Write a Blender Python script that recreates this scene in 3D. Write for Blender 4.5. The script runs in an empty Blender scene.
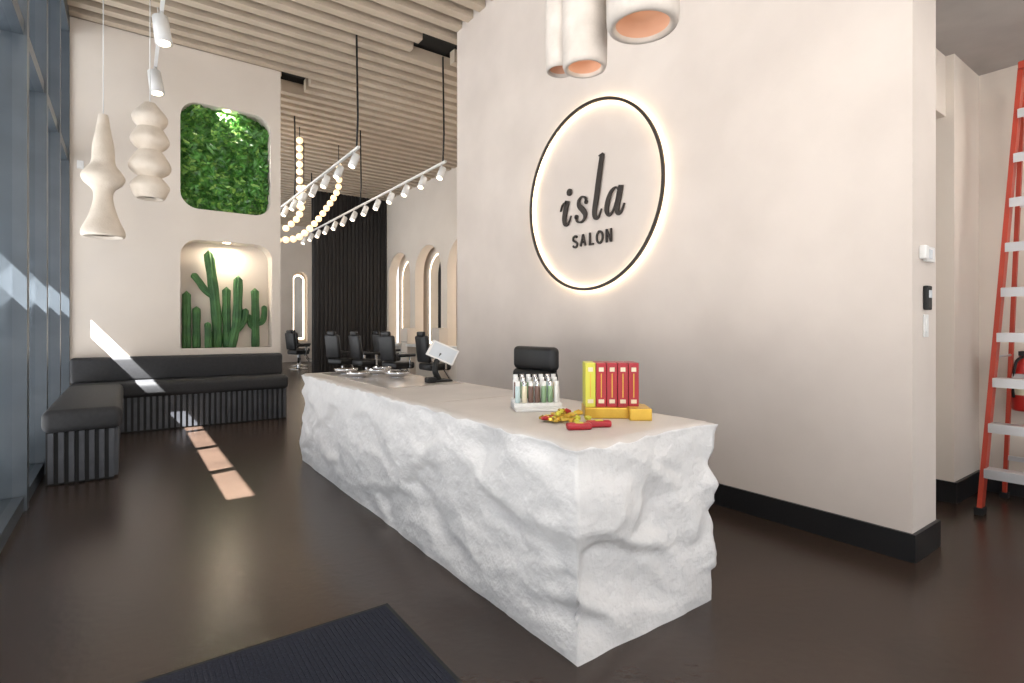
import bpy, bmesh, math, random
from mathutils import Vector, Matrix, noise, Quaternion
random.seed(7)
scene = bpy.context.scene
COL = scene.collection
pi = math.pi

# ---------------------------------------------------------------- materials
def mat(name, c1, c2=None, scale=3.0, rough=0.6, bump=0.0, bscale=None, metal=0.0,
        emit=None, estr=0.0, detail=4.0, stretch=None, spec=None, trans=0.0, bdist=0.02, alpha=1.0, coat=0.0):
    m = bpy.data.materials.new(name); m.use_nodes = True
    nt = m.node_tree; b = nt.nodes['Principled BSDF']
    b.inputs['Roughness'].default_value = rough
    b.inputs['Metallic'].default_value = metal
    if spec is not None: b.inputs['Specular IOR Level'].default_value = spec
    b.inputs['Transmission Weight'].default_value = trans
    b.inputs['Coat Weight'].default_value = coat
    c1 = (*c1, 1); c2 = (*c2, 1) if c2 else tuple(v*0.88 for v in c1[:3])+(1,)
    tc = nt.nodes.new('ShaderNodeTexCoord')
    mp = nt.nodes.new('ShaderNodeMapping')
    nt.links.new(tc.outputs['Object'], mp.inputs['Vector'])
    if stretch: mp.inputs['Scale'].default_value = stretch
    n = nt.nodes.new('ShaderNodeTexNoise'); n.inputs['Scale'].default_value = scale
    n.inputs['Detail'].default_value = detail
    nt.links.new(mp.outputs['Vector'], n.inputs['Vector'])
    r = nt.nodes.new('ShaderNodeValToRGB')
    r.color_ramp.elements[0].position = 0.35; r.color_ramp.elements[0].color = c2
    r.color_ramp.elements[1].position = 0.68; r.color_ramp.elements[1].color = c1
    nt.links.new(n.outputs['Fac'], r.inputs['Fac'])
    nt.links.new(r.outputs['Color'], b.inputs['Base Color'])
    if bump > 0:
        n2 = nt.nodes.new('ShaderNodeTexNoise'); n2.inputs['Scale'].default_value = bscale or scale*8
        n2.inputs['Detail'].default_value = 6
        nt.links.new(mp.outputs['Vector'], n2.inputs['Vector'])
        bp = nt.nodes.new('ShaderNodeBump'); bp.inputs['Strength'].default_value = bump
        bp.inputs['Distance'].default_value = bdist
        nt.links.new(n2.outputs['Fac'], bp.inputs['Height'])
        nt.links.new(bp.outputs['Normal'], b.inputs['Normal'])
    if emit:
        b.inputs['Emission Color'].default_value = (*emit, 1)
        b.inputs['Emission Strength'].default_value = estr
    return m

M = {}
M['plaster'] = mat('plaster_cream', (0.68,0.60,0.54), (0.61,0.535,0.48), scale=1.3, rough=0.85, bump=0.12, bscale=7, bdist=0.02)
M['plaster2'] = mat('plaster_back', (0.73,0.655,0.58), (0.69,0.615,0.54), scale=1.1, rough=0.85)
M['floor'] = mat('floor_brown', (0.047,0.030,0.0215), (0.032,0.0205,0.015), scale=1.6, rough=0.27, bump=0.05, bscale=20, detail=8)
M['base'] = mat('baseboard_black', (0.008,0.008,0.009), rough=0.45)
M['slat'] = mat('ceiling_slat_felt', (0.56,0.46,0.355), (0.49,0.40,0.305), scale=2, rough=0.9)
M['ceil_dark'] = mat('ceiling_plenum', (0.018,0.014,0.011), rough=0.9)
M['black'] = mat('black_paint', (0.006,0.006,0.006), rough=0.6)
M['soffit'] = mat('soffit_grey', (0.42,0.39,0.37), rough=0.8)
M['rock'] = mat('desk_plaster_rock', (0.77,0.75,0.735), (0.70,0.683,0.672), scale=5, rough=0.9, bump=0.6, bscale=24, bdist=0.018)
M['desktop'] = mat('desk_top_plaster', (0.60,0.55,0.51), (0.53,0.485,0.445), scale=3, rough=0.45, bump=0.06, bscale=30)
M['inset'] = mat('desk_inset_panel', (0.50,0.46,0.42), (0.45,0.41,0.38), scale=3, rough=0.15)
M['leather'] = mat('black_leather', (0.016,0.016,0.017), (0.011,0.011,0.012), scale=10, rough=0.42, bump=0.1, bscale=150, bdist=0.004)
M['uphol'] = mat('charcoal_upholstery', (0.025,0.025,0.027), (0.019,0.019,0.021), scale=30, rough=0.7, bump=0.15, bscale=200, bdist=0.004)
M['rib'] = mat('ribbed_charcoal', (0.075,0.078,0.088), (0.05,0.052,0.06), scale=6, rough=0.45)
M['ribdark'] = mat('ribbed_black', (0.016,0.014,0.015), (0.010,0.009,0.010), scale=6, rough=0.5)
M['frame'] = mat('window_frame', (0.075,0.09,0.105), (0.058,0.07,0.082), rough=0.4, metal=0.1)
M['ring'] = mat('logo_dark', (0.030,0.021,0.016), rough=0.45)
M['led'] = mat('led_warm', (1,0.9,0.75), rough=0.5, emit=(1.0,0.78,0.50), estr=17)
M['ledsoft'] = mat('led_soft', (1,0.9,0.8), rough=0.5, emit=(1.0,0.82,0.6), estr=5)
M['bulb'] = mat('bulb_warm', (1,0.85,0.6), rough=0.4, emit=(1.0,0.68,0.38), estr=1.4)
M['white'] = mat('white_plastic', (0.78,0.77,0.75), rough=0.4)
M['lampwhite'] = mat('lamp_fabric', (0.76,0.67,0.57), (0.66,0.57,0.47), scale=6, rough=0.9, bump=0.2, bscale=60)
M['plasterlamp'] = mat('lamp_plaster', (0.60,0.535,0.48), (0.51,0.455,0.405), scale=9, rough=0.95, bump=0.25, bscale=60, bdist=0.006, spec=0.1)
M['amber'] = mat('lamp_inner_amber', (0.50,0.30,0.21), rough=0.8, emit=(1.0,0.45,0.25), estr=0.14)
M['cactus'] = mat('cactus_green', (0.075,0.20,0.055), (0.03,0.10,0.03), scale=5, rough=0.55, bump=0.3, bscale=60)
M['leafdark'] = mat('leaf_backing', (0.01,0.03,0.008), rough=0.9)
M['leafA'] = mat('leaf_green', (0.12,0.34,0.055), (0.02,0.10,0.015), scale=12, rough=0.35)
M['leafB'] = mat('leaf_lime', (0.34,0.55,0.12), (0.12,0.32,0.05), scale=12, rough=0.35)
M['mat'] = mat('entrance_mat', (0.020,0.024,0.042), (0.011,0.013,0.024), scale=90, rough=0.95, bump=0.8, bscale=180, bdist=0.01)
M['chrome'] = mat('chrome', (0.75,0.75,0.76), rough=0.18, metal=1.0)
M['mirror'] = mat('mirror_glass', (0.85,0.87,0.88), (0.85,0.87,0.88), rough=0.03, metal=1.0)
M['gold'] = mat('gold_foil', (0.80,0.56,0.10), (0.55,0.36,0.05), scale=40, rough=0.25, metal=0.7)
M['goldbox'] = mat('gold_card', (0.72,0.45,0.06), (0.60,0.36,0.04), scale=10, rough=0.35, metal=0.3)
M['red'] = mat('red_card', (0.42,0.012,0.022), (0.33,0.01,0.018), rough=0.35)
M['lime'] = mat('lime_card', (0.62,0.58,0.06), rough=0.4)
M['label'] = mat('label_cream', (0.75,0.66,0.48), rough=0.5)
M['ladder'] = mat('ladder_orange', (0.50,0.055,0.027), (0.40,0.043,0.02), rough=0.45)
M['alu'] = mat('aluminium', (0.72,0.72,0.73), rough=0.35, metal=0.6)
M['extred'] = mat('extinguisher_red', (0.5,0.02,0.015), rough=0.3)
M['paleblue'] = mat('tube_paleblue', (0.50,0.62,0.62), rough=0.35)
M['tubegreen'] = mat('tube_green', (0.25,0.38,0.22), rough=0.35)
M['tubedark'] = mat('tube_brown', (0.16,0.09,0.07), rough=0.35)
M['ground'] = mat('pavement', (0.16,0.155,0.15), rough=0.9)
M['sunblock'] = mat('sun_blocker_grey', (0.13,0.14,0.155), rough=0.6)  # for the added slats that block the sun outside
M['screen'] = mat('tablet_screen', (0.62,0.66,0.70), rough=0.2)

def glass():
    m = bpy.data.materials.new('window_glass'); m.use_nodes = True
    nt = m.node_tree; nt.nodes.clear()
    o = nt.nodes.new('ShaderNodeOutputMaterial'); mx = nt.nodes.new('ShaderNodeMixShader')
    t = nt.nodes.new('ShaderNodeBsdfTransparent'); g = nt.nodes.new('ShaderNodeBsdfGlossy')
    t.inputs['Color'].default_value = (0.86,0.89,0.91,1); g.inputs['Roughness'].default_value = 0.02
    f = nt.nodes.new('ShaderNodeFresnel'); f.inputs['IOR'].default_value = 1.35
    nt.links.new(f.outputs[0], mx.inputs[0]); nt.links.new(t.outputs[0], mx.inputs[1])
    nt.links.new(g.outputs[0], mx.inputs[2]); nt.links.new(mx.outputs[0], o.inputs[0])
    return m
M['glass'] = glass()

# ---------------------------------------------------------------- helpers
def empty(name, loc=(0,0,0)):
    e = bpy.data.objects.new(name, None); COL.objects.link(e); e.location = loc
    e.empty_display_size = 0.1
    return e
def finish(name, me, m, parent=None, smooth=False):
    o = bpy.data.objects.new(name, me); COL.objects.link(o)
    if m: me.materials.append(m)
    if smooth:
        for p in me.polygons: p.use_smooth = True
    if parent: 
        o.parent = parent
        o.matrix_parent_inverse = Matrix.Translation(-Vector(parent.location)) if parent.location.length else Matrix()
    return o
def mesh(name, v, f, m, parent=None, smooth=False):
    me = bpy.data.meshes.new(name); me.from_pydata(v, [], f); me.update()
    return finish(name, me, m, parent, smooth)
def bm_obj(name, bm, m, parent=None, smooth=False):
    me = bpy.data.meshes.new(name); bm.normal_update(); bm.to_mesh(me); bm.free()
    return finish(name, me, m, parent, smooth)
def box(name, x0,x1,y0,y1,z0,z1, m, parent=None, bev=0.0, seg=3, rot=None, smooth=None):
    bm = bmesh.new(); bmesh.ops.create_cube(bm, size=1)
    bmesh.ops.scale(bm, vec=(x1-x0,y1-y0,z1-z0), verts=bm.verts)
    if bev > 0: bmesh.ops.bevel(bm, geom=list(bm.edges), offset=bev, segments=seg, profile=0.5, affect='EDGES')
    if rot is not None: bmesh.ops.transform(bm, matrix=rot, verts=bm.verts)
    bmesh.ops.translate(bm, vec=((x0+x1)/2,(y0+y1)/2,(z0+z1)/2), verts=bm.verts)
    o = bm_obj(name, bm, m, parent, smooth if smooth is not None else (bev>0.02))
    return o
def boxes(name, lst, m, parent=None):
    v=[];f=[]
    for (x0,x1,y0,y1,z0,z1) in lst:
        b=len(v)
        v += [(x0,y0,z0),(x1,y0,z0),(x1,y1,z0),(x0,y1,z0),(x0,y0,z1),(x1,y0,z1),(x1,y1,z1),(x0,y1,z1)]
        f += [(b,b+3,b+2,b+1),(b+4,b+5,b+6,b+7),(b,b+1,b+5,b+4),(b+1,b+2,b+6,b+5),(b+2,b+3,b+7,b+6),(b+3,b,b+4,b+7)]
    return mesh(name, v, f, m, parent)
def lathe(name, prof, loc, m, parent=None, seg=40, M4=None, smooth=True, cap=False):
    v=[];f=[]; n=len(prof)
    for i in range(seg):
        a=2*pi*i/seg
        for r,z in prof:
            p=Vector((r*math.cos(a), r*math.sin(a), z))
            if M4 is not None: p = M4 @ p
            v.append(tuple(p+Vector(loc)))
    for i in range(seg):
        j=(i+1)%seg
        for k in range(n-1):
            f.append((i*n+k, j*n+k, j*n+k+1, i*n+k+1))
    if cap:
        f.append(tuple(i*n for i in range(seg))[::-1]); f.append(tuple(i*n+n-1 for i in range(seg)))
    return mesh(name, v, f, m, parent, smooth)
def catmull(pts, per=8):
    pts=[Vector(p) for p in pts]; P=[pts[0]*2-pts[1]]+pts+[pts[-1]*2-pts[-2]]
    out=[]
    for i in range(1,len(P)-2):
        for k in range(per):
            t=k/per; a,b,c,d=P[i-1],P[i],P[i+1],P[i+2]
            out.append(0.5*((2*b)+(c-a)*t+(2*a-5*b+4*c-d)*t*t+(3*b-a-3*c+d)*t**3))
    out.append(P[-2]); return out
def sweep_data(path, radii, nseg=12, ribs=0, amp=0.0):
    path=[Vector(p) for p in path]; v=[];f=[]
    T=(path[1]-path[0]).normalized()
    ref = Vector((0,1,0)) if abs(T.y)<0.9 else Vector((1,0,0))
    N = T.cross(ref).normalized()
    for i,p in enumerate(path):
        t = (path[min(i+1,len(path)-1)]-path[max(i-1,0)]).normalized()
        N = (N - t*N.dot(t)).normalized(); B=t.cross(N)
        for k in range(nseg):
            a=2*pi*k/nseg; r=radii[i]*(1+amp*math.cos(ribs*a) if ribs else 1)
            v.append(tuple(p+N*r*math.cos(a)+B*r*math.sin(a)))
    for i in range(len(path)-1):
        for k in range(nseg):
            k2=(k+1)%nseg
            f.append((i*nseg+k,i*nseg+k2,(i+1)*nseg+k2,(i+1)*nseg+k))
    f.append(tuple(range(nseg))[::-1]); f.append(tuple((len(path)-1)*nseg+k for k in range(nseg)))
    return v,f
def sweep(name, path, r, m, parent=None, nseg=12, smooth=True):
    rr = r if isinstance(r,(list,tuple)) else [r]*len(path)
    v,f=sweep_data(path, rr, nseg); return mesh(name,v,f,m,parent,smooth)
def cyl(name, p0, p1, r, m, parent=None, nseg=20):
    return sweep(name,[p0,p1],r,m,parent,nseg,True)
def sphere_data(v,f,c,r,seg=12,rings=8,sz=1):
    b=len(v)
    for i in range(rings+1):
        th=pi*i/rings
        for j in range(seg):
            a=2*pi*j/seg
            v.append((c[0]+r*math.sin(th)*math.cos(a),c[1]+r*math.sin(th)*math.sin(a),c[2]+r*sz*math.cos(th)))
    for i in range(rings):
        for j in range(seg):
            j2=(j+1)%seg
            f.append((b+i*seg+j,b+(i+1)*seg+j,b+(i+1)*seg+j2,b+i*seg+j2))
def rrect(x0,x1,z0,z1,r,n=10,rb=None):
    pts=[]; rb=rb or r
    for sx,sz,a0 in ((1,1,0),(0,1,pi/2),(0,0,pi),(1,0,1.5*pi)):
        q=r if sz else rb
        cx=x1-q if sx else x0+q; cz=z1-q if sz else z0+q
        for k in range(n+1):
            a=a0+pi/2*k/n; pts.append((cx+q*math.cos(a),cz+q*math.sin(a)))
    return pts
def arch(c,w,z0,z1,n=20):
    r=w/2; pts=[(c-r,z0),(c+r,z0)]
    for k in range(n+1):
        a=pi*k/n; pts.append((c+r*math.cos(a), z1-r+r*math.sin(a)))
    return pts
def holed_wall(name, outer, holes, thick, mtx, m):
    cu=bpy.data.curves.new(name+'_c','CURVE'); cu.dimensions='2D'; cu.fill_mode='BOTH'; cu.extrude=thick/2
    for pts in [outer]+holes:
        s=cu.splines.new('POLY'); s.points.add(len(pts)-1)
        for i,p in enumerate(pts): s.points[i].co=(p[0],p[1],0,1)
        s.use_cyclic_u=True
    tmp=bpy.data.objects.new(name+'_t',cu); COL.objects.link(tmp)
    bpy.context.view_layer.update()
    dg=bpy.context.evaluated_depsgraph_get()
    me=bpy.data.meshes.new_from_object(tmp.evaluated_get(dg))
    bpy.data.objects.remove(tmp); me.transform(mtx); me.materials.clear()
    me.name=name
    return finish(name, me, m)
def ribs(axis, a0,a1,pos,z0,z1,sp,w,d):
    out=[]; n=int((a1-a0)/sp)
    for i in range(n):
        c=a0+(i+0.5)*(a1-a0)/n
        if axis=='x': out.append((c-w/2,c+w/2,pos-d,pos,z0,z1))
        else: out.append((min(pos,pos+d),max(pos,pos+d),c-w/2,c+w/2,z0,z1))
    return out

# ---------------------------------------------------------------- camera
cam_d=bpy.data.cameras.new('camera'); cam=bpy.data.objects.new('camera',cam_d); COL.objects.link(cam)
cam.location=(0,0,1.5); cam.rotation_euler=(pi/2,0,-math.radians(35.8))
cam_d.sensor_width=36; cam_d.lens=535/1024*36; cam_d.shift_y=-13.5/1024
cam_d.clip_start=0.05; cam_d.clip_end=200
scene.camera=cam
scene.view_settings.view_transform='Standard'
scene.view_settings.look='None'

XW=-0.72; LX=4.09; H=6.0
# ---------------------------------------------------------------- room shell
box('floor',-0.9,7.6,-3.1,25.2,-0.05,0,M['floor'])
box('ground_exterior',-30,30,-30,40,-0.12,-0.06,M['ground'])
box('ceiling',-0.9,7.7,-3.1,25.3,6.42,6.5,M['ceil_dark'])
sl=[]; y=-2.9
while y<25:
    x1 = LX-0.005 if y<7.1 else 7.5
    if abs(y-10.25)<0.3: sl.append((-0.7,2.25,y-0.075,y+0.075,6.0,6.22)); sl.append((2.75,x1,y-0.075,y+0.075,6.0,6.22))
    elif 7.5<y<8.3: sl.append((-0.7,3.75,y-0.075,y+0.075,6.0,6.22)); sl.append((4.5,x1,y-0.075,y+0.075,6.0,6.22))
    else: sl.append((-0.7,x1,y-0.075,y+0.075,6.0,6.22))
    y+=0.32
boxes('ceiling_slats',sl,M['slat'])
boxes('ceiling_voids',[(2.25,2.75,9.9,10.6,6.24,6.4),(3.75,4.5,7.4,8.35,6.24,6.4)],M['black'])
# logo wall
box('wall_right',LX,4.52,1.28,7.1,0,6.42,M['plaster'])
boxes('baseboard_right',[(LX-0.022,LX,1.258,7.1,0,0.18),(LX,4.54,1.258,1.28,0,0.18),(4.52,4.54,1.28,2.2,0,0.18)],M['base'])
# recess area at right
box('wall_far_right',6.45,6.6,-3.0,2.3,0,4.0,M['plaster2'])
box('wall_recess',4.52,6.45,2.25,2.4,0,4.0,M['plaster2'])
box('wall_column',5.75,6.45,1.5,2.25,0,3.85,M['plaster2'])
boxes('wall_lintel',[(4.52,5.75,1.56,1.70,3.33,3.85)],M['plaster2'])
boxes('baseboard_recess',[(5.728,5.75,1.478,2.25,0,0.18),(5.75,6.45,1.478,1.5,0,0.18),(4.54,5.728,2.228,2.25,0,0.18),(6.428,6.45,-3,1.478,0,0.18)],M['base'])
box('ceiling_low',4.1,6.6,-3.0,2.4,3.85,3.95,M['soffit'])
box('wall_fascia',4.1,4.2,-3.0,1.28,3.95,6.42,M['plaster2'])
# back wall with niches
T=Matrix.Translation((0,10.175,0)) @ Matrix.Rotation(pi/2,4,'X')
holed_wall('wall_back',[(XW,0),(2.2,0),(2.2,6.0),(XW,6.0)],[rrect(0.70,2.04,3.43,5.15,0.26),rrect(0.70,2.06,1.17,2.93,0.26,10,0.03)] ,0.35,T,M['plaster2'])
box('wall_niche_back',0.6,2.15,10.351,10.38,1.0,5.3,M['plaster2'])
# salon walls
TR=Matrix(((0,0,1,7.65),(1,0,0,0),(0,1,0,0),(0,0,0,1)))
holed_wall('wall_salon_right',[(7.1,0),(18.0,0),(18.0,6.42),(7.1,6.42)],
   [arch(c,1.75,0.9,4.05) for c in (8.5,10.6,12.72,14.84,16.95)],0.3,TR,M['plaster2'])
box('wall_salon_right_backing',7.95,8.0,7.1,18,0,6.42,M['plaster2'])
box('wall_salon_dark',5.02,7.5,18.0,18.3,0,6.0,M['ribdark'])
boxes('trim_dark_wall_ribs',ribs('x',5.02,7.5,18.0,0,6.0,0.13,0.07,0.04)+ribs('y',18.0,18.3,5.02,0,6.0,0.13,0.07,-0.03),M['ribdark'])
TF=Matrix.Translation((0,25.0,0)) @ Matrix.Rotation(pi/2,4,'X')
holed_wall('wall_far',[(-0.8,0),(9,0),(9,6.42),(-0.8,6.42)],[arch(6.3,0.62,0.9,4.0),arch(5.0,0.62,0.9,4.0)],0.3,TF,M['plaster2'])
box('wall_far_backing',-0.8,9,25.25,25.3,0,6.42,M['plaster2'])
box('wall_salon_return',4.52,7.5,7.1,7.2,0,6.42,M['plaster2'])
box('wall_salon_side',7.5,7.6,18.3,25,0,6.42,M['plaster2'])

# mirrors with led arches in salon
def arch_mirror(c,w,z0,z1,place):
    e=empty('arched_mirror')
    pts=arch(c,w,z0,z1,24); inner=arch(c,w-0.12,z0+0.06,z1-0.06,24)
    n=len(pts); v=[place(*p,0.03) for p in pts]+[place(*p,0.03) for p in inner]
    f=[(i,(i+1)%n,n+(i+1)%n,n+i) for i in range(n)]
    mesh('led_frame',v,f,M['ledsoft'],e)
    mesh('glass',[place(*p,0.035) for p in inner],[tuple(range(n))],M['mirror'],e)
for c in (8.5,10.6,12.72,14.84,16.95):
    arch_mirror(c,1.35,1.0,3.85,lambda a,z,d:(7.95-d,a,z))
arch_mirror(6.3,0.5,1.0,3.9,lambda a,z,d:(a,25.25-d,z))
for c in (10.6,12.72,14.84,16.95):
    e=empty('salon_station')
    box('ledge',7.12,7.49,c-0.75,c+0.75,0.92,1.0,M['white'],e,0.01)
    if c<16:
        box('drawer_unit',7.2,7.49,c+0.8,c+1.25,0.0,1.5,M['plaster2'],e,0.01)
        boxes('drawer_lines',[(7.19,7.2,c+0.82,c+1.23,z,z+0.012) for z in (0.35,0.7,1.05)],M['black'],e)
    else:
        boxes('ledge_brackets',[(7.2,7.49,c-.7,c-.66,0,.92),(7.2,7.49,c+.66,c+.7,0,.92)],M['white'],e)

# ---------------------------------------------------------------- window wall left
mull=[5.95+1.35*k for k in range(-6,15)]
w1=empty('window_1')
boxes('frame_left',[(-0.84,-0.66,m-0.06,m+0.06,0,6.42) for m in mull]+
   [(-0.82,-0.68,-3,25,0,0.12),(-0.82,-0.68,-3,25,3.9,4.02),(-0.84,-0.66,-3,25,5.75,6.42)],M['frame'],w1)
mesh('pane',[(-0.75,-3,0),(-0.75,25,0),(-0.75,25,6.4),(-0.75,-3,6.4)],[(0,1,2,3)],M['glass'],w1)
lv=[]  # slats added outside to block the sun, leaving one slot for the floor patches
zs=[2.99+0.6*k for k in range(0,9)]+[1.98-0.6*k for k in range(0,4)]
for z in zs: lv.append((-1.55,-0.95,-6,26,z-0.012,z+0.012))
lv.append((-1.55,-0.95,-6,4.72,2.46,2.48)); lv.append((-1.55,-0.95,10.6,26,2.46,2.48))
boxes('added_sun_blocker',lv,M['sunblock'])
w2=empty('window_2')
boxes('frame_front',[(x-0.05,x+0.05,-3.1,-2.95,0,6.42) for x in (-0.75,0.7,2.15,3.6,5.05,6.5)]+[(-0.8,6.6,-3.1,-2.95,2.9,3.0),(-0.8,6.6,-3.1,-2.95,5.9,6.42)],M['frame'],w2)
mesh('pane',[(-0.75,-3.02,0),(6.5,-3.02,0),(6.5,-3.02,6.4),(-0.75,-3.02,6.4)],[(0,1,2,3)],M['glass'],w2)

# ---------------------------------------------------------------- reception desk
def build_desk():
    e=empty('reception_desk')
    X0,X1,Y0,Y1,Z1=1.61,2.63,1.74,6.33,0.985
    step=0.018
    def amt(p):
        d=Vector((p.x*1.0+p.z*1.0, p.y*0.75+p.z*0.85, p.z*1.1-p.y*0.45-p.x*.25))
        d=d+Vector((noise.noise(d*3),noise.noise(d*3+Vector((5,1,2))),noise.noise(d*3+Vector((9,4,7)))))*0.12
        dist,pts=noise.voronoi(d*1.7)
        c=pts[0]; h=noise.cell(c*7.3)
        g1=noise.cell(c*3.1+Vector((3,1,4)))-.5; g2=noise.cell(c*5.7+Vector((8,2,1)))-.5
        loc=d*1.7-c
        k=min(1,max(0,(dist[1]-dist[0])*2.4)); k=k*k*(3-2*k)
        facet=(h-.5)*0.030*k+(g1*loc.y+g2*loc.z)*0.055*k
        a=noise.noise(d*1.2)*0.036+facet
        rd=1-abs(noise.noise(d*2.4+Vector((2,7,1))))*2
        a+=(rd-.5)*0.020+noise.noise(d*6.5)*0.007+noise.noise(p*14)*0.0035+noise.noise(p*32)*0.0025
        return a-0.004
    def grid(o,u,v,nu,nv):
        vs=[];fs=[]
        for i in range(nu+1):
            for j in range(nv+1): vs.append(o+u*(i/nu)+v*(j/nv))
        for i in range(nu):
            for j in range(nv):
                a=i*(nv+1)+j; fs.append((a,a+nv+1,a+nv+2,a+1))
        return vs,fs
    nx=int((X1-X0)/step); ny=int((Y1-Y0)/step); nz=int(Z1/step)
    bm=bmesh.new()
    DX=Vector((X1-X0,0,0)); DY=Vector((0,Y1-Y0,0)); DZ=Vector((0,0,Z1)); O=Vector((X0,Y0,0))
    parts=[(grid(O,DX,DZ,nx,nz),0),(grid(O+DX,DY,DZ,ny,nz),0),(grid(O+DX+DY,-DX,DZ,nx,nz),0),(grid(O+DY,-DY,DZ,ny,nz),0),(grid(O+DZ,DX,DY,nx,ny),1)]
    for (vs,fs),mi in parts:
        bv=[bm.verts.new(p) for p in vs]
        for f in fs:
            ff=bm.faces.new([bv[i] for i in f]); ff.material_index=mi
    bmesh.ops.remove_doubles(bm,verts=bm.verts,dist=0.001)
    F=0.05
    for v in bm.verts:
        p=v.co.copy()
        wl=max(0,1-(p.x-X0)/F); wr=max(0,1-(X1-p.x)/F); wf=max(0,1-(p.y-Y0)/F); wb=max(0,1-(Y1-p.y)/F)
        s=lambda w:w*w*(3-2*w)
        wl,wr,wf,wb=map(s,(wl,wr,wf,wb))
        a=amt(p) if max(wl,wr,wf,wb)>0 else 0
        tz=p.z/Z1
        a=a*(0.75+0.25*min(1,(1-tz)*8))*min(1,0.35+tz*4)
        a+=0.02*tz-0.01
        v.co.x += (-wl+wr)*a; v.co.y += (-wf+wb)*a
        if tz>0.96:
            w=max(wl,wr,wf,wb); k=(tz-0.96)/0.04
            v.co.z -= 0.026*w**2*k*(0.4+1.2*abs(noise.noise(p*6)))
    o=bm_obj('rock_body',bm,M['rock'],e,True); o.data.materials.append(M['desktop'])
    boxes('top_seam',[(1.72,2.58,3.30,3.308,0.984,0.9865)],M['plasterlamp'],e)
    box('inset_panel',1.80,2.56,4.30,6.18,0.984,0.989,M['inset'],e,0.002,1)
build_desk()
DT=0.986; DI=0.9895
# ---------------------------------------------------------------- logo ring & letters
LY,LZ=4.20,2.92
def ring_mesh(name,r0,r1,x0,x1,m,parent):
    RM=Matrix(((0,0,1,0),(1,0,0,0),(0,1,0,0),(0,0,0,1)))
    return lathe(name,[(r0,x0),(r1,x0),(r1,x1),(r0,x1),(r0,x0)],(0,LY,LZ),m,parent,seg=128,M4=RM,smooth=False)
logo=empty('logo_sign')
ring_mesh('ring_front',0.985,1.015,LX-0.065,LX-0.043,M['ring'],logo)
ring_mesh('ring_led',0.990,1.010,LX-0.043,LX-0.038,M['led'],logo)
WS=0.95
def ribbon(pts,ws,v,f,x0,x1,per=8):
    ws=[q*WS for q in ws]
    if len(pts)>2:
        P=catmull([(a,b,0) for a,b in pts],per)
        W=[q.x for q in catmull([(w,0,0) for w in ws],per)]
    else: P=[Vector((a,b,0)) for a,b in pts]; W=list(ws)
    n=len(P); L=[];R=[]
    for i in range(n):
        t=(P[min(i+1,n-1)]-P[max(i-1,0)]).normalized(); nn=Vector((-t.y,t.x,0))
        L.append(P[i]+nn*W[i]/2); R.append(P[i]-nn*W[i]/2)
    b=len(v)
    for i in range(n):
        for q in (L[i],R[i]):
            v.append((x0,LY-q.x,2.67+q.y)); v.append((x1,LY-q.x,2.67+q.y))
    for i in range(n-1):
        a=b+4*i; c=a+4
        f.append((a,a+2,c+2,c)); f.append((a+1,c+1,c+3,a+3)); f.append((a,c,c+1,a+1)); f.append((a+2,a+3,c+3,c+2))
    f.append((b,b+1,b+3,b+2)); a=b+4*(n-1); f.append((a,a+2,a+3,a+1))
def disc2(c,r,v,f,x0,x1,n=20):
    b=len(v)
    for k in range(n):
        a=2*pi*k/n; q=(c[0]+r*math.cos(a),c[1]+r*math.sin(a))
        v.append((x0,LY-q[0],2.67+q[1])); v.append((x1,LY-q[0],2.67+q[1]))
    f.append(tuple(b+2*k for k in range(n))); f.append(tuple(b+2*k+1 for k in range(n))[::-1])
    for k in range(n):
        k2=(k+1)%n; f.append((b+2*k,b+2*k2,b+2*k2+1,b+2*k+1))
v=[];f=[]; a0,a1=LX-0.030,LX-0.015
ribbon([(-.48,.17),(-.45,.235),(-.40,.255),(-.37,.25)],[.014,.02,.028,.03],v,f,a0,a1)
ribbon([(-.365,.275),(-.395,.17),(-.415,.07),(-.395,.01),(-.345,.02),(-.30,.095)],[.07,.074,.068,.05,.026,.014],v,f,a0,a1)
disc2((-.33,.365),.041,v,f,a0,a1)
ribbon([(-.055,.205),(-.075,.255),(-.13,.272),(-.175,.235),(-.165,.18),(-.115,.13),(-.075,.075),(-.09,.02),(-.145,-.004),(-.20,.015),(-.22,.065)],[.03,.024,.022,.042,.062,.068,.058,.034,.02,.022,.03],v,f,a0,a1)
disc2((-.06,.205),.024,v,f,a0,a1); disc2((-.215,.065),.026,v,f,a0,a1)
ribbon([(.135,.655),(.165,.660),(.195,.668)],[.012,.014,.018],v,f,a0,a1)
ribbon([(.185,.665),(.145,.47),(.105,.25),(.07,.08),(.085,.01),(.13,.01),(.175,.09)],[.060,.068,.072,.066,.05,.026,.014],v,f,a0,a1)
ribbon([(.42,.235),(.375,.272),(.31,.235),(.265,.15),(.25,.06),(.285,.002),(.345,.05),(.395,.16)],[.02,.02,.046,.060,.060,.033,.02,.018],v,f,a0,a1)
ribbon([(.45,.28),(.42,.17),(.395,.07),(.405,.005),(.45,.01),(.495,.09)],[.064,.07,.066,.05,.026,.014],v,f,a0,a1)
mesh('isla_letters',v,f,M['ring'],logo)
v=[];f=[]; w=.022; zb=-.27; h=.125
def L(pts,c,k=6):
    P=[(c*1.06+.02+a*.076,zb+b*h) for a,b in pts]; ribbon(P,[w]*len(P),v,f,a0,a1,k)
L([(.42,.85),(.1,1),(-.35,.9),(-.4,.65),(0,.5),(.42,.33),(.35,.08),(-.1,0),(-.45,.15)],-.24)
L([(-.5,0),(0,1.02)],-.12);L([(.5,0),(0,1.02)],-.12);L([(-.3,.33),(.3,.33)],-.12)
L([(-.35,1.05),(-.35,-.05)],.005);L([(-.35,.02),(.4,.02)],.005)
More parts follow.
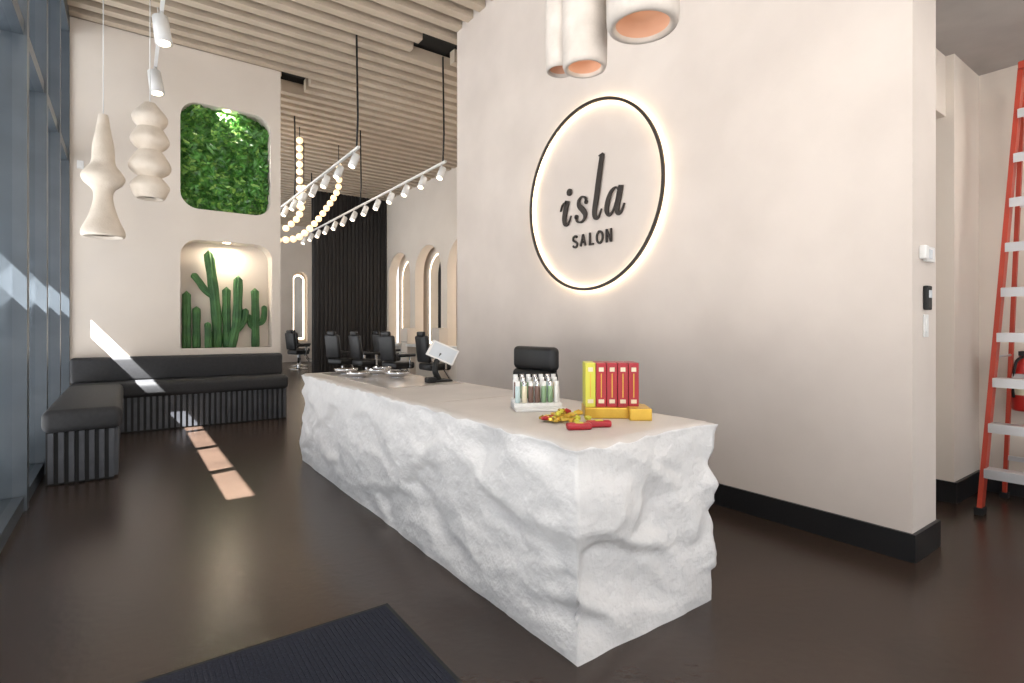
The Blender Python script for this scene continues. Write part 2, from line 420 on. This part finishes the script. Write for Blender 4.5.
L([(0,1),(-.5,.75),(-.5,.25),(0,0),(.5,.25),(.5,.75),(0,1),(-.3,.93)],.12)
L([(-.42,-.06),(-.42,1.06)],.245);L([(.42,-.06),(.42,1.06)],.245);L([(-.42,1.02),(.42,-.02)],.245)
mesh('salon_letters',v,f,M['ring'],logo)
boxes('standoff_pins',[(LX-0.043,LX,LY+1.0*math.cos(a)-.004,LY+1.0*math.cos(a)+.004,LZ+1.0*math.sin(a)-.004,LZ+1.0*math.sin(a)+.004) for a in [pi/4+k*pi/2 for k in range(4)]]
  +[(LX-0.020,LX,LY-s-.006,LY-s+.006,2.67+z-.006,2.67+z+.006) for s,z in [(-.395,.17),(-.115,.13),(.105,.25),(.265,.15),(.42,.17)]],M['white'],logo)

# ---------------------------------------------------------------- bench
def bench():
    e=empty('banquette_bench')
    yb=9.995
    boxes('base_core',[(-0.62,-0.10,6.70,yb,0.0,0.5),(-0.1,2.17,9.44,yb,0.0,0.5)],M['black'],e)
    R=ribs('x',-0.62,-0.08,6.70,0.02,0.5,0.075,0.042,0.035)+ribs('y',6.70,9.42,-0.10,0.02,0.5,0.075,0.042,0.035)+ribs('x',-0.08,2.17,9.44,0.02,0.5,0.075,0.042,0.035)
    boxes('base_ribs',R,M['rib'],e)
    box('seat_cushion_left',-0.65,-0.03,6.62,9.36,0.5,0.72,M['uphol'],e,0.07,5)
    box('seat_cushion_back',-0.65,2.19,9.34,9.99,0.5,0.72,M['uphol'],e,0.07,5)
    box('back_cushion',-0.65,2.19,9.78,9.995,0.70,1.07,M['uphol'],e,0.05,5)
bench()

# ---------------------------------------------------------------- niches content
def leafwall():
    e=empty('green_plant_wall')
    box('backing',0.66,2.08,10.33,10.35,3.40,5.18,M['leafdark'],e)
    for mi,(mm,n) in enumerate(((M['leafA'],3000),(M['leafB'],650))):
        v=[];f=[]
        for i in range(n):
            cx,cz=random.uniform(0.71,2.03),random.uniform(3.44,5.14)
            dp=0.5+0.5*noise.noise(Vector((cx*5,cz*5,1)))*1.9
            c=Vector((cx,10.33-random.uniform(0.2,1)*max(.12,min(1,dp))*0.27,cz))
            L=random.uniform(0.06,0.105); W=L*0.40
            tilt=random.uniform(-0.9,0.9); q=Matrix.Rotation(random.uniform(-2.4,2.4),3,'Y')@Matrix.Rotation(tilt,3,'X')@Matrix.Rotation(random.uniform(-.8,.8),3,'Z')
            loc=[(0,0,-L),(W,0.012,-L*.3),(W*.8,0.012,L*.4),(0,0,L),(-W*.8,0.012,L*.4),(-W,0.012,-L*.3),(0,-0.008,0)]
            b=len(v)
            for p in loc: 
                pp=c+q@Vector(p); v.append((min(max(pp.x,.705),2.035),min(pp.y,10.335),min(max(pp.z,3.435),5.145)))
            for k in range(6): f.append((b+k,b+(k+1)%6,b+6))
        mesh('leaves_%d'%mi,v,f,mm,e)
leafwall()
def cactus(stems):
    e=empty('cactus_plant'); v=[];f=[]
    for path,r in stems:
        P=catmull(path,8); n=len(P); rr=[]
        tot=sum((P[i+1]-P[i]).length for i in range(n-1)); acc=0
        for i in range(n):
            if i: acc+=(P[i]-P[i-1]).length
            d=tot-acc; k=min(1,math.sqrt(max(0.0,1-(1-min(1,d/(r*1.3)))**2))+0.02)
            rr.append(r*k*(1+0.05*math.sin(acc*14)))
        vv,ff=sweep_data(P,rr,40,8,0.17); b=len(v); v+=vv; f+=[tuple(b+i for i in q) for q in ff]
    mesh('stems',v,f,M['cactus'],e,True)
yb=10.19; zb=1.172
def S(*p): return [(a,b if b else yb,c) for a,b,c in p]
cactus([(S((.80,0,zb),(.80,0,1.6),(.80,0,2.11)),.055)])
cactus([(S((.94,0,zb),(.94,0,1.5),(.94,0,1.86)),.05)])
cactus([(S((1.24,0,zb),(1.23,0,1.7),(1.18,0,2.2),(1.11,0,2.80)),.066),
        (S((1.20,0,2.02),(1.06,0,2.14),(.98,0,2.26),(.88,0,2.40)),.048),
        (S((1.10,10.1,zb),(1.10,10.1,1.4),(1.09,10.1,1.60)),.045)])
cactus([(S((1.39,0,zb),(1.38,0,1.7),(1.38,0,2.20)),.056),(S((1.44,10.13,zb),(1.52,10.13,1.55),(1.54,10.13,1.8),(1.55,10.13,2.40)),.062),
        (S((1.52,10.13,1.45),(1.63,10.13,1.62),(1.67,10.13,1.84)),.048)])
cactus([(S((1.83,0,zb),(1.83,0,1.7),(1.82,0,2.20)),.055),(S((1.83,0,1.58),(1.93,0,1.61),(1.97,0,1.73),(1.97,0,1.90)),.043),(S((1.83,0,1.50),(1.75,0,1.56),(1.73,0,1.74)),.038)])
for z in (5.148,2.928):
    lathe('downlight',[(0.0,-0.004),(0.05,-0.004),(0.06,0)],(1.37,10.1,z),M['led'],seg=20)

# ---------------------------------------------------------------- pendants
def pend(prof,x,y,z0,px,name,top=6.0):
    e=empty(name)
    P=[(r*px,z*px) for r,z in prof]
    Q=catmull([(a,b,0) for a,b in P],6)
    lathe('shade',[(max(q.x,0.004),q.y) for q in Q],(x,y,z0),M['lampwhite'],e,seg=36)
    zt=z0+P[-1][1]
    cyl('cord',(x,y,zt-0.03),(x,y,top),0.006,M['white'],e,8)
    cyl('canopy',(x,y,top-0.03),(x,y,top+0.01),0.06,M['white'],e,20)
pend([(10,2),(17,0),(18,6),(13,18),(9,32),(8,42),(10,48),(16,54),(18,60),(15,66),(10,74),(9,90),(6,108),(4,122)],-0.22,8.0,2.58,0.0119,'pendant_lamp')
pend([(6,2),(12,0),(16,8),(17,13),(12,20),(10,22),(17,28),(18,35),(12,46),(10,49),(15,54),(17,60),(12,70),(11,72),(15,78),(15,84),(9,92),(5,97)],0.24,8.0,3.1,0.0122,'pendant_lamp')
def pot_lamp(x,y,z,r,h,e,nm):
    lathe(nm,[(0.005,h),(r*.9,h),(r*.985,h-.02),(r,h-0.06),(r*1.01,h*.5),(r,0.05),(r*.99,0.022),(r*.94,0.004),(r*.86,0.0),(r*.78,0.004),(r*.74,0.02)],(x,y,z),M['plasterlamp'],e,seg=48)
    lathe(nm+'_inner',[(r*.74,0.02),(r*.70,0.07),(r*.60,0.10),(0.002,0.11)],(x,y,z),M['amber'],e,seg=40)
e=empty('plaster_pendant_lamp')
pot_lamp(2.10,2.21,2.96,.125,.62,e,'pot_front'); pot_lamp(2.08,2.39,3.01,.09,.5,e,'pot_small')
cyl('stem',(2.10,2.21,3.5),(2.10,2.21,6.2),.012,M['black'],e,8)
e=empty('plaster_pendant_lamp')
pot_lamp(2.12,1.81,3.02,.18,.6,e,'pot_front'); pot_lamp(2.30,2.02,3.14,.12,.5,e,'pot_small')
cyl('stem',(2.12,1.81,3.5),(2.12,1.81,6.2),.012,M['black'],e,8)

# ---------------------------------------------------------------- track lights
def head(e,x,y,z,d,big=1.0,i=0):
    d=Vector(d).normalized(); p=Vector((x,y,z-0.12*big)); 
    cyl('yoke_%d'%i,(x,y,z),(x,y,z-0.12*big),0.012*big,M['white'],e,8)
    a=p-d*0.09*big; b=p+d*0.11*big
    sweep('head_%d'%i,[a,a+d*0.01,b],[0.04*big,0.05*big,0.055*big],M['white'],e,20)
    sweep('lens_%d'%i,[b,b+d*0.004],[0.042*big,0.042*big],M['ledsoft'],e,16)
def track(x,y0,y1,z,ys,d,wires,wm,big=1.0):
    e=empty('track_light')
    box('rail',x-.02,x+.02,y0,y1,z-.015,z+.02,M['white'],e)
    for i,yy in enumerate(ys): head(e,x,yy,z-.015,d,big,i)
    for i,yy in enumerate(wires):
        sweep('cable_%d'%i,[(x,yy,z),(x+.02,yy,z+.5),(x,yy,6.1)],.016 if big<1.5 else .008,wm,e,6)
track(2.92,8.1,17.0,4.3,[8.3+.75*k for k in range(10)],(-.45,-.2,-1),[8.2,12,16],M['black'],1.15)
track(4.36,7.95,17.5,4.3,[8.1+.72*k for k in range(13)],(-.5,-.3,-1),[8.05,12,16],M['black'],1.15)
track(0.35,2.0,9.7,5.35,[5.4,7.75,9.45],(.12,-.15,-1),[3,6,9],M['white'],1.7)

# globe garland
def garland():
    e=empty('globe_string_lights'); v=[];f=[]
    paths=[[(3.15,12.5,5.7),(3.15,12.5,5.0),(3.15,12.5,3.9)],
           [(4.25,13.2,5.5),(4.2,13.1,4.9),(3.85,13.0,4.3),(3.5,12.9,3.85),(3.15,12.8,3.55),(2.7,12.7,3.45)],
           [(3.5,13.5,4.9),(3.35,13.3,4.2),(3.0,13.2,3.8)]]
    for P in paths:
        C=catmull(P,30); last=C[0]
        sphere_data(v,f,C[0],.075)
        for p in C:
            if (p-last).length>0.165: sphere_data(v,f,p,.075); last=p
    mesh('globes',v,f,M['bulb'],e,True)
    sweep('hang_wire_1',[(4.25,13.2,5.5),(4.25,13.2,6.1)],.01,M['black'],e,6)
    sweep('hang_wire_2',[(3.5,13.5,4.9),(3.5,13.5,6.1)],.01,M['black'],e,6)
    sweep('hang_wire_3',[(3.15,12.5,5.7),(3.15,12.5,6.1)],.01,M['black'],e,6)
garland()

# ---------------------------------------------------------------- chairs
def salon_chair(x,y,ang):
    e=empty('salon_chair'); R=Matrix.Translation((x,y,0))@Matrix.Rotation(ang,4,'Z')
    def bx(n,c,s,m,b,tilt=0):
        o=box(n,c[0]-s[0]/2,c[0]+s[0]/2,c[1]-s[1]/2,c[1]+s[1]/2,c[2]-s[2]/2,c[2]+s[2]/2,m,None,b,3,Matrix.Rotation(tilt,4,'Y')); o.data.transform(R); o.parent=e
    def lt(n,prof,m):
        o=lathe(n,prof,(0,0,0),m,None,32); o.data.transform(R); o.parent=e
    lt('base',[(0,0.05),(.25,0.045),(.32,0.02),(.32,0.0),(0,0)],M['chrome'])
    lt('column',[(.05,.04),(.05,.3),(.035,.3),(.035,.5)],M['chrome'])
    bx('seat',(0,0,.62),(.56,.58,.16),M['leather'],.05)
    bx('backrest',(-.30,0,1.02),(.11,.56,.62),M['leather'],.05,-.12)
    bx('headrest',(-.35,0,1.36),(.09,.32,.12),M['leather'],.035,-.12)
    for s in (-1,1):
        bx('armrest_%d'%(s+1),(0,s*.33,.86),(.5,.07,.07),M['leather'],.025)
        bx('arm_post_%d'%(s+1),(.1,s*.33,.70),(.05,.04,.28),M['chrome'],.008)
    bx('footrest',(.48,0,.25),(.12,.36,.03),M['chrome'],.01)
    bx('foot_arm',(.35,0,.38),(.04,.05,.35),M['chrome'],.008,-.6)
for (x,y,a) in ((4.65,14.1,.3),(5.0,13.3,.1),(5.25,11.9,.2),(5.75,11.0,.0),(6.2,14.8,0),(5.1,20.4,.3),(5.6,22.2,.4)):
    salon_chair(x,y,a)
def office_chair(x,y):
    e=empty('office_chair')
    box('seat',x-.28,x+.26,y-.27,y+.27,.48,.60,M['leather'],e,.05,4)
    for k in range(3):
        box('back_pad_%d'%k,x+.22+.012*k,x+.34+.012*k,y-.32,y+.32,.62+.23*k,.855+.23*k,M['leather'],e,.05,5)
    box('back_shell',x+.30,x+.36,y-.28,y+.28,.62,1.28,M['black'],e,.025,3)
    box('back_bracket',x+.1,x+.34,y-.04,y+.04,.46,.66,M['black'],e,.01)
    for s in (-1,1):
        box('arm_%d'%(s+1),x-.2,x+.22,y+s*.34-.03,y+s*.34+.03,.78,.83,M['leather'],e,.02)
        box('arm_post_%d'%(s+1),x-.0,x+.04,y+s*.34-.015,y+s*.34+.015,.52,.79,M['chrome'],e,.005)
    cyl('gas_lift',(x,y,.12),(x,y,.49),.03,M['chrome'],e)
    for k in range(5):
        a=2*pi*k/5; c,s=math.cos(a),math.sin(a)
        sweep('leg_%d'%k,[(x,y,.13),(x+.3*c,y+.3*s,.085)],[.03,.018],M['chrome'],e,10)
        bm=bmesh.new(); bmesh.ops.create_uvsphere(bm,u_segments=14,v_segments=8,radius=.034); bmesh.ops.translate(bm,vec=(x+.3*c,y+.3*s,.034),verts=bm.verts); bm_obj('caster_%d'%k,bm,M['black'],e,True)
office_chair(3.03,4.22)

# ---------------------------------------------------------------- desk items
def tablet_pos():
    e=empty('tablet_point_of_sale'); x,y=2.44,4.58; z=DI+.001
    box('base',x-.10,x+.10,y-.09,y+.09,z,z+.015,M['black'],e,.006)
    sweep('arm',catmull([(x,y,z+.01),(x-.05,y-.01,z+.10),(x-.02,y+.02,z+.18),(x+.04,y+.05,z+.25)],5),.028,M['black'],e,10)
    R=Matrix.Rotation(math.radians(-34),4,'Z')@Matrix.Rotation(math.radians(24),4,'Y')@Matrix.Rotation(math.radians(-42),4,'X')
    x+=.06; y+=.04
    box('screen',x-.14,x+.14,y-.008,y+.008,z+.17,z+.37,M['white'],e,.006,2,R)
    box('display',x-.12,x+.12,y-.0105,y-.0088,z+.187,z+.353,M['screen'],e,0,1,R)
    box('card_reader',x-.24,x-.15,y-.17,y-.08,z,z+.05,M['black'],e,.012,2)
tablet_pos()
def dishes():
    for (x,y,r) in ((2.00,5.95,.13),(2.25,5.66,.11),(1.95,5.42,.12),(2.28,5.2,.13),(2.42,5.95,.11)):
        e=empty('glass_dish')
        lathe('bowl',[(0,.006),(r*.6,.006),(r*.9,.03),(r,.055),(r*.97,.057),(r*.86,.034),(r*.58,.012),(0,.012)],(x,y,DI),M['chrome'],e,36)
        lathe('foot',[(r*.5,0),(r*.5,.008),(0,.008)],(x,y,DI),M['chrome'],e,24)
dishes()
def product_rack(cx,cy):
    e=empty('product_display_rack'); 
    R=Matrix.Translation((cx,cy,DT))@Matrix.Rotation(math.radians(-28),4,'Z')
    def add(o): o.data.transform(R); o.parent=e
    for k,(zz,y0) in enumerate(((.018,-.13),(.04,-.045),(.06,.02))):
        add(box('step_%d'%k,-.155,.155,y0,.11,0,zz,M['white'],None,.004,2))
    cols=[M['paleblue'],M['tubedark'],M['white'],M['label'],M['tubegreen'],M['white'],M['tubedark'],M['tubegreen']]
    n=0
    for k,(zz,yy) in enumerate(((.040,-.012),(.060,.05),(.061,.09))):
        for i in range(7):
            x=-.126+.042*i; hh=.135 if k<2 else .15
            c=cols[(i*3+k)%8]
            add(lathe('tube_%d'%n,[(.0,0),(.015,0),(.017,.01),(.017,hh*.76),(.015,hh*.78)],(x,yy,zz),c,None,14))
            add(lathe('cap_%d'%n,[(.015,hh*.78),(.015,hh),(.0,hh)],(x,yy,zz),M['chrome'] if i%2 else M['white'],None,14)); n+=1
product_rack(2.13,2.68)
def boxset():
    e=empty('gift_box_stack'); R=Matrix.Translation((2.32,2.20,DT))@Matrix.Rotation(math.radians(-38),4,'Z')@Matrix.Scale(1.1,4)
    def add(o): o.data.transform(R); o.parent=e
    add(box('gold_tray',-.16,.16,-.10,.10,0,.055,M['goldbox'],None,.004,2))
    add(box('gold_tray_lid',.06,.17,-.16,.02,0.0,.06,M['goldbox'],None,.003,2))
    for i in range(5):
        x0=-.155+.056*i; m=M['lime'] if i==0 else M['red']
        add(box('carton_%d'%i,x0,x0+.053,-.07,.09,.055,.285,m,None,.003,2))
        add(box('label_%d'%i,x0+.012,x0+.041,-.0715,-.0705,.075,.095,M['label'],None))
        add(box('stripe_%d'%i,x0+.014,x0+.039,-.0715,-.0705,.24,.262,M['label'],None))
        add(box('groove_%d'%i,x0+.024,x0+.029,-.0712,-.0705,.105,.23,M['goldbox'],None))
boxset()
def candies():
    e=empty('wrapped_candy_pile')
    for i in range(36):
        a=random.uniform(0,2*pi); r=random.uniform(0,1)**.5
        x=1.97+.12*r*math.cos(a); y=2.22+.14*r*math.sin(a)-.2*(x-1.99); z=DT+.020+(.026 if r<.6 and i%2 else 0)
        bm=bmesh.new(); bmesh.ops.create_icosphere(bm,subdivisions=1,radius=.024)
        for vv in bm.verts: vv.co*=random.uniform(.75,1.15)
        bmesh.ops.scale(bm,vec=(1.3,.8,.65),verts=bm.verts); bmesh.ops.rotate(bm,matrix=Matrix.Rotation(a*3,3,'Z'),verts=bm.verts)
        bmesh.ops.translate(bm,vec=(x,y,z),verts=bm.verts); bm_obj('candy_%d'%i,bm,random.choice([M['gold'],M['gold'],M['goldbox'],M['lime'],M['red']]),e)
    e=empty('red_wrapped_sweets')
    R=Matrix.Rotation(math.radians(-30),4,'Z')
    for i,(x,y) in enumerate(((1.86,2.00),(1.99,1.99))):
        box('packet_%d'%i,x-.065,x+.065,y-.025,y+.025,DT,DT+.035,M['red'],e,.012,3,R)
        box('tag_%d'%i,x-.02,x+.02,y-.018,y+.018,DT+.034,DT+.037,M['lime'],e,0,1,R)
candies()

# ---------------------------------------------------------------- mat
e=empty('entrance_mat')
box('pile',-0.5,1.13,0.9,2.73,0.0,0.010,M['mat'],e)
boxes('ribs',[(-0.48+.022*i,-0.48+.022*i+.011,0.92,2.71,0.010,0.014) for i in range(73)],M['mat'],e)
boxes('edging',[(-.52,1.15,2.73,2.75,0,.008),(1.13,1.15,.88,2.73,0,.008),(-.52,-.5,.88,2.73,0,.008),(-.5,1.13,.88,.9,0,.008)],M['black'],e)

# ---------------------------------------------------------------- switches
e=empty('thermostat'); box('body',4.27,4.42,1.255,1.28,1.94,2.04,M['white'],e,.006); box('face',4.30,4.36,1.252,1.256,1.96,2.02,M['screen'],e)
box('sensor',4.20,4.26,1.24,1.28,1.95,2.04,M['white'],e,.008)
e=empty('card_reader'); box('body',4.27,4.35,1.25,1.28,1.62,1.78,M['black'],e,.008); box('lens',4.285,4.335,1.247,1.251,1.70,1.75,M['screen'],e)
e=empty('light_switch'); box('plate',4.27,4.35,1.27,1.28,1.44,1.59,M['white'],e,.004); box('rocker',4.295,4.325,1.264,1.271,1.47,1.56,M['white'],e,.003)
e=empty('light_switch'); box('plate',-0.58,-0.50,9.985,10.0,3.82,3.94,M['white'],e,.004); box('rocker',-0.555,-0.525,9.98,9.986,3.85,3.91,M['white'],e,.002)

# ---------------------------------------------------------------- ladder
def ladder():
    e=empty('step_ladder'); Ht=3.62
    def P(t,side,rear=False):
        yc=1.0; w=.29-.18*t; x=(5.58+.36*t) if not rear else (6.30-.28*t)
        return Vector((x, yc+side*w, Ht*t))
    def beam(n,a,b,sx,sy,m):
        v=[]; 
        for p in (a,b):
            for dx,dy in ((-sx,-sy),(sx,-sy),(sx,sy),(-sx,sy)): v.append((p.x+dx,p.y+dy,p.z))
        mesh(n,v,[(0,1,2,3),(7,6,5,4),(0,4,5,1),(1,5,6,2),(2,6,7,3),(3,7,4,0)],m,e)
    for s in (-1,1):
        beam('front_rail_%d'%(s+1),P(0.01,s),P(1,s),.045,.016,M['ladder'])
        beam('rear_rail_%d'%(s+1),P(0.01,s,True),P(1,s,True),.022,.014,M['ladder'])
        p=P(0,s); box('foot_%d'%(s+1),p.x-.05,p.x+.05,p.y-.03,p.y+.03,0,.06,M['black'],e,.006)
        p=P(0,s,True); box('rear_foot_%d'%(s+1),p.x-.04,p.x+.04,p.y-.03,p.y+.03,0,.05,M['black'],e,.006)
    n=10
    for i in range(1,n):
        t=i/n; a=P(t,-1); b=P(t,1)
        box('step_%d'%i,a.x-.06,a.x+.06,a.y+.01,b.y-.01,a.z-.012,a.z+.014,M['alu'],e,.004,2)
        box('step_lip_%d'%i,a.x-.062,a.x-.054,a.y+.01,b.y-.01,a.z-.06,a.z+.01,M['alu'],e)
        if i%2:
            a=P(t,-1,True); b=P(t,1,True); box('rear_brace_%d'%i,a.x-.012,a.x+.012,a.y,b.y,a.z-.02,a.z+.02,M['alu'],e)
    box('top_cap',5.86,6.10,.87,1.12,Ht-.02,Ht+.04,M['ladder'],e,.01)
    for s in (-1,1): cyl('spreader_%d'%(s+1),P(.35,s),P(.35,s,True),.01,M['alu'],e,8)
ladder()
e=empty('fire_extinguisher')
lathe('cylinder',[(0,0),(.07,0),(.08,.02),(.08,.36),(.06,.42),(.03,.45),(.03,.48),(0,.48)],(6.33,1.17,.78),M['extred'],e,28)
lathe('label_band',[(.081,.14),(.081,.28)],(6.33,1.17,.78),M['label'],e,28)
box('handle',6.24,6.36,1.15,1.19,1.26,1.30,M['black'],e,.006)
sweep('hose',catmull([(6.30,1.17,1.25),(6.22,1.20,1.2),(6.22,1.22,1.0),(6.25,1.22,.9)],6),.011,M['black'],e,8)
box('wall_bracket',6.40,6.449,1.14,1.20,.9,1.2,M['black'],e,.004)

# ---------------------------------------------------------------- lights
w=bpy.data.worlds.new('World'); scene.world=w; w.use_nodes=True
bg=w.node_tree.nodes['Background']; bg.inputs[0].default_value=(0.92,0.95,1.0,1); bg.inputs[1].default_value=1.7
s=bpy.data.lights.new('sun','SUN'); s.energy=110; s.angle=math.radians(.5); s.color=(1,.97,.94)
so=bpy.data.objects.new('sun',s); COL.objects.link(so); so.location=(-8,0,12)
so.rotation_euler=Vector((1,0.25,-1.2)).to_track_quat('-Z','Y').to_euler()
def area(name,loc,sx,sy,e,col=(1,.94,.87),d=(0,0,-1)):
    l=bpy.data.lights.new(name,'AREA'); l.shape='RECTANGLE'; l.size=sx; l.size_y=sy; l.energy=e; l.color=col
    o=bpy.data.objects.new(name,l); COL.objects.link(o); o.location=loc
    o.rotation_euler=Vector(d).to_track_quat('-Z','Y').to_euler(); return o
area('fill_light',(0.3,0.6,5.9),1.6,3.4,125)  # added fill light, out of view overhead; no fixture there
area('fill_light.001',(0.0,-1.8,3.6),1.2,1.8,78,d=(.2,1,-.45))  # added fill behind the camera, aimed into the room
area('fill_light.002',(0.8,12.0,5.9),1.6,3.0,170)  # added fill hidden behind the back wall, brightens the salon
area('fill_light.003',(6.3,9.0,5.9),1.6,2.0,95)  # added fill for the right side of the salon, no fixture
area('fill_light.004',(5.4,0.2,3.8),.6,.6,18)  # small added fill out of view, brightens the recess by the ladder
area('niche_lamp',(1.37,10.15,5.10),.25,.08,10)
area('niche_lamp.001',(1.37,10.15,2.88),.25,.08,12,(1,.85,.65))
def spot(loc,d,e,ang=70):
    l=bpy.data.lights.new('track_spot','SPOT'); l.energy=e; l.spot_size=math.radians(ang); l.spot_blend=.8; l.shadow_soft_size=.05; l.color=(1,.9,.80)
    o=bpy.data.objects.new('track_spot',l); COL.objects.link(o); o.location=loc; o.rotation_euler=Vector(d).to_track_quat('-Z','Y').to_euler()
for yy in (8.3,10.6,12.8,15): spot((2.87,yy,4.05),(.4,-.2,-1),75,110)
spot((0.35,7.75,5.0),(.2,.9,-.9),230,120); spot((0.35,5.4,5.0),(.6,.1,-1),150,120)
def pt(loc,e,r=.04):
    l=bpy.data.lights.new('lamp_bulb','POINT'); l.energy=e; l.shadow_soft_size=r; l.color=(1,.75,.52)
    o=bpy.data.objects.new('lamp_bulb',l); COL.objects.link(o); o.location=loc
pt((2.10,2.21,2.99),.16,.02); pt((2.12,1.81,3.05),.25,.02)
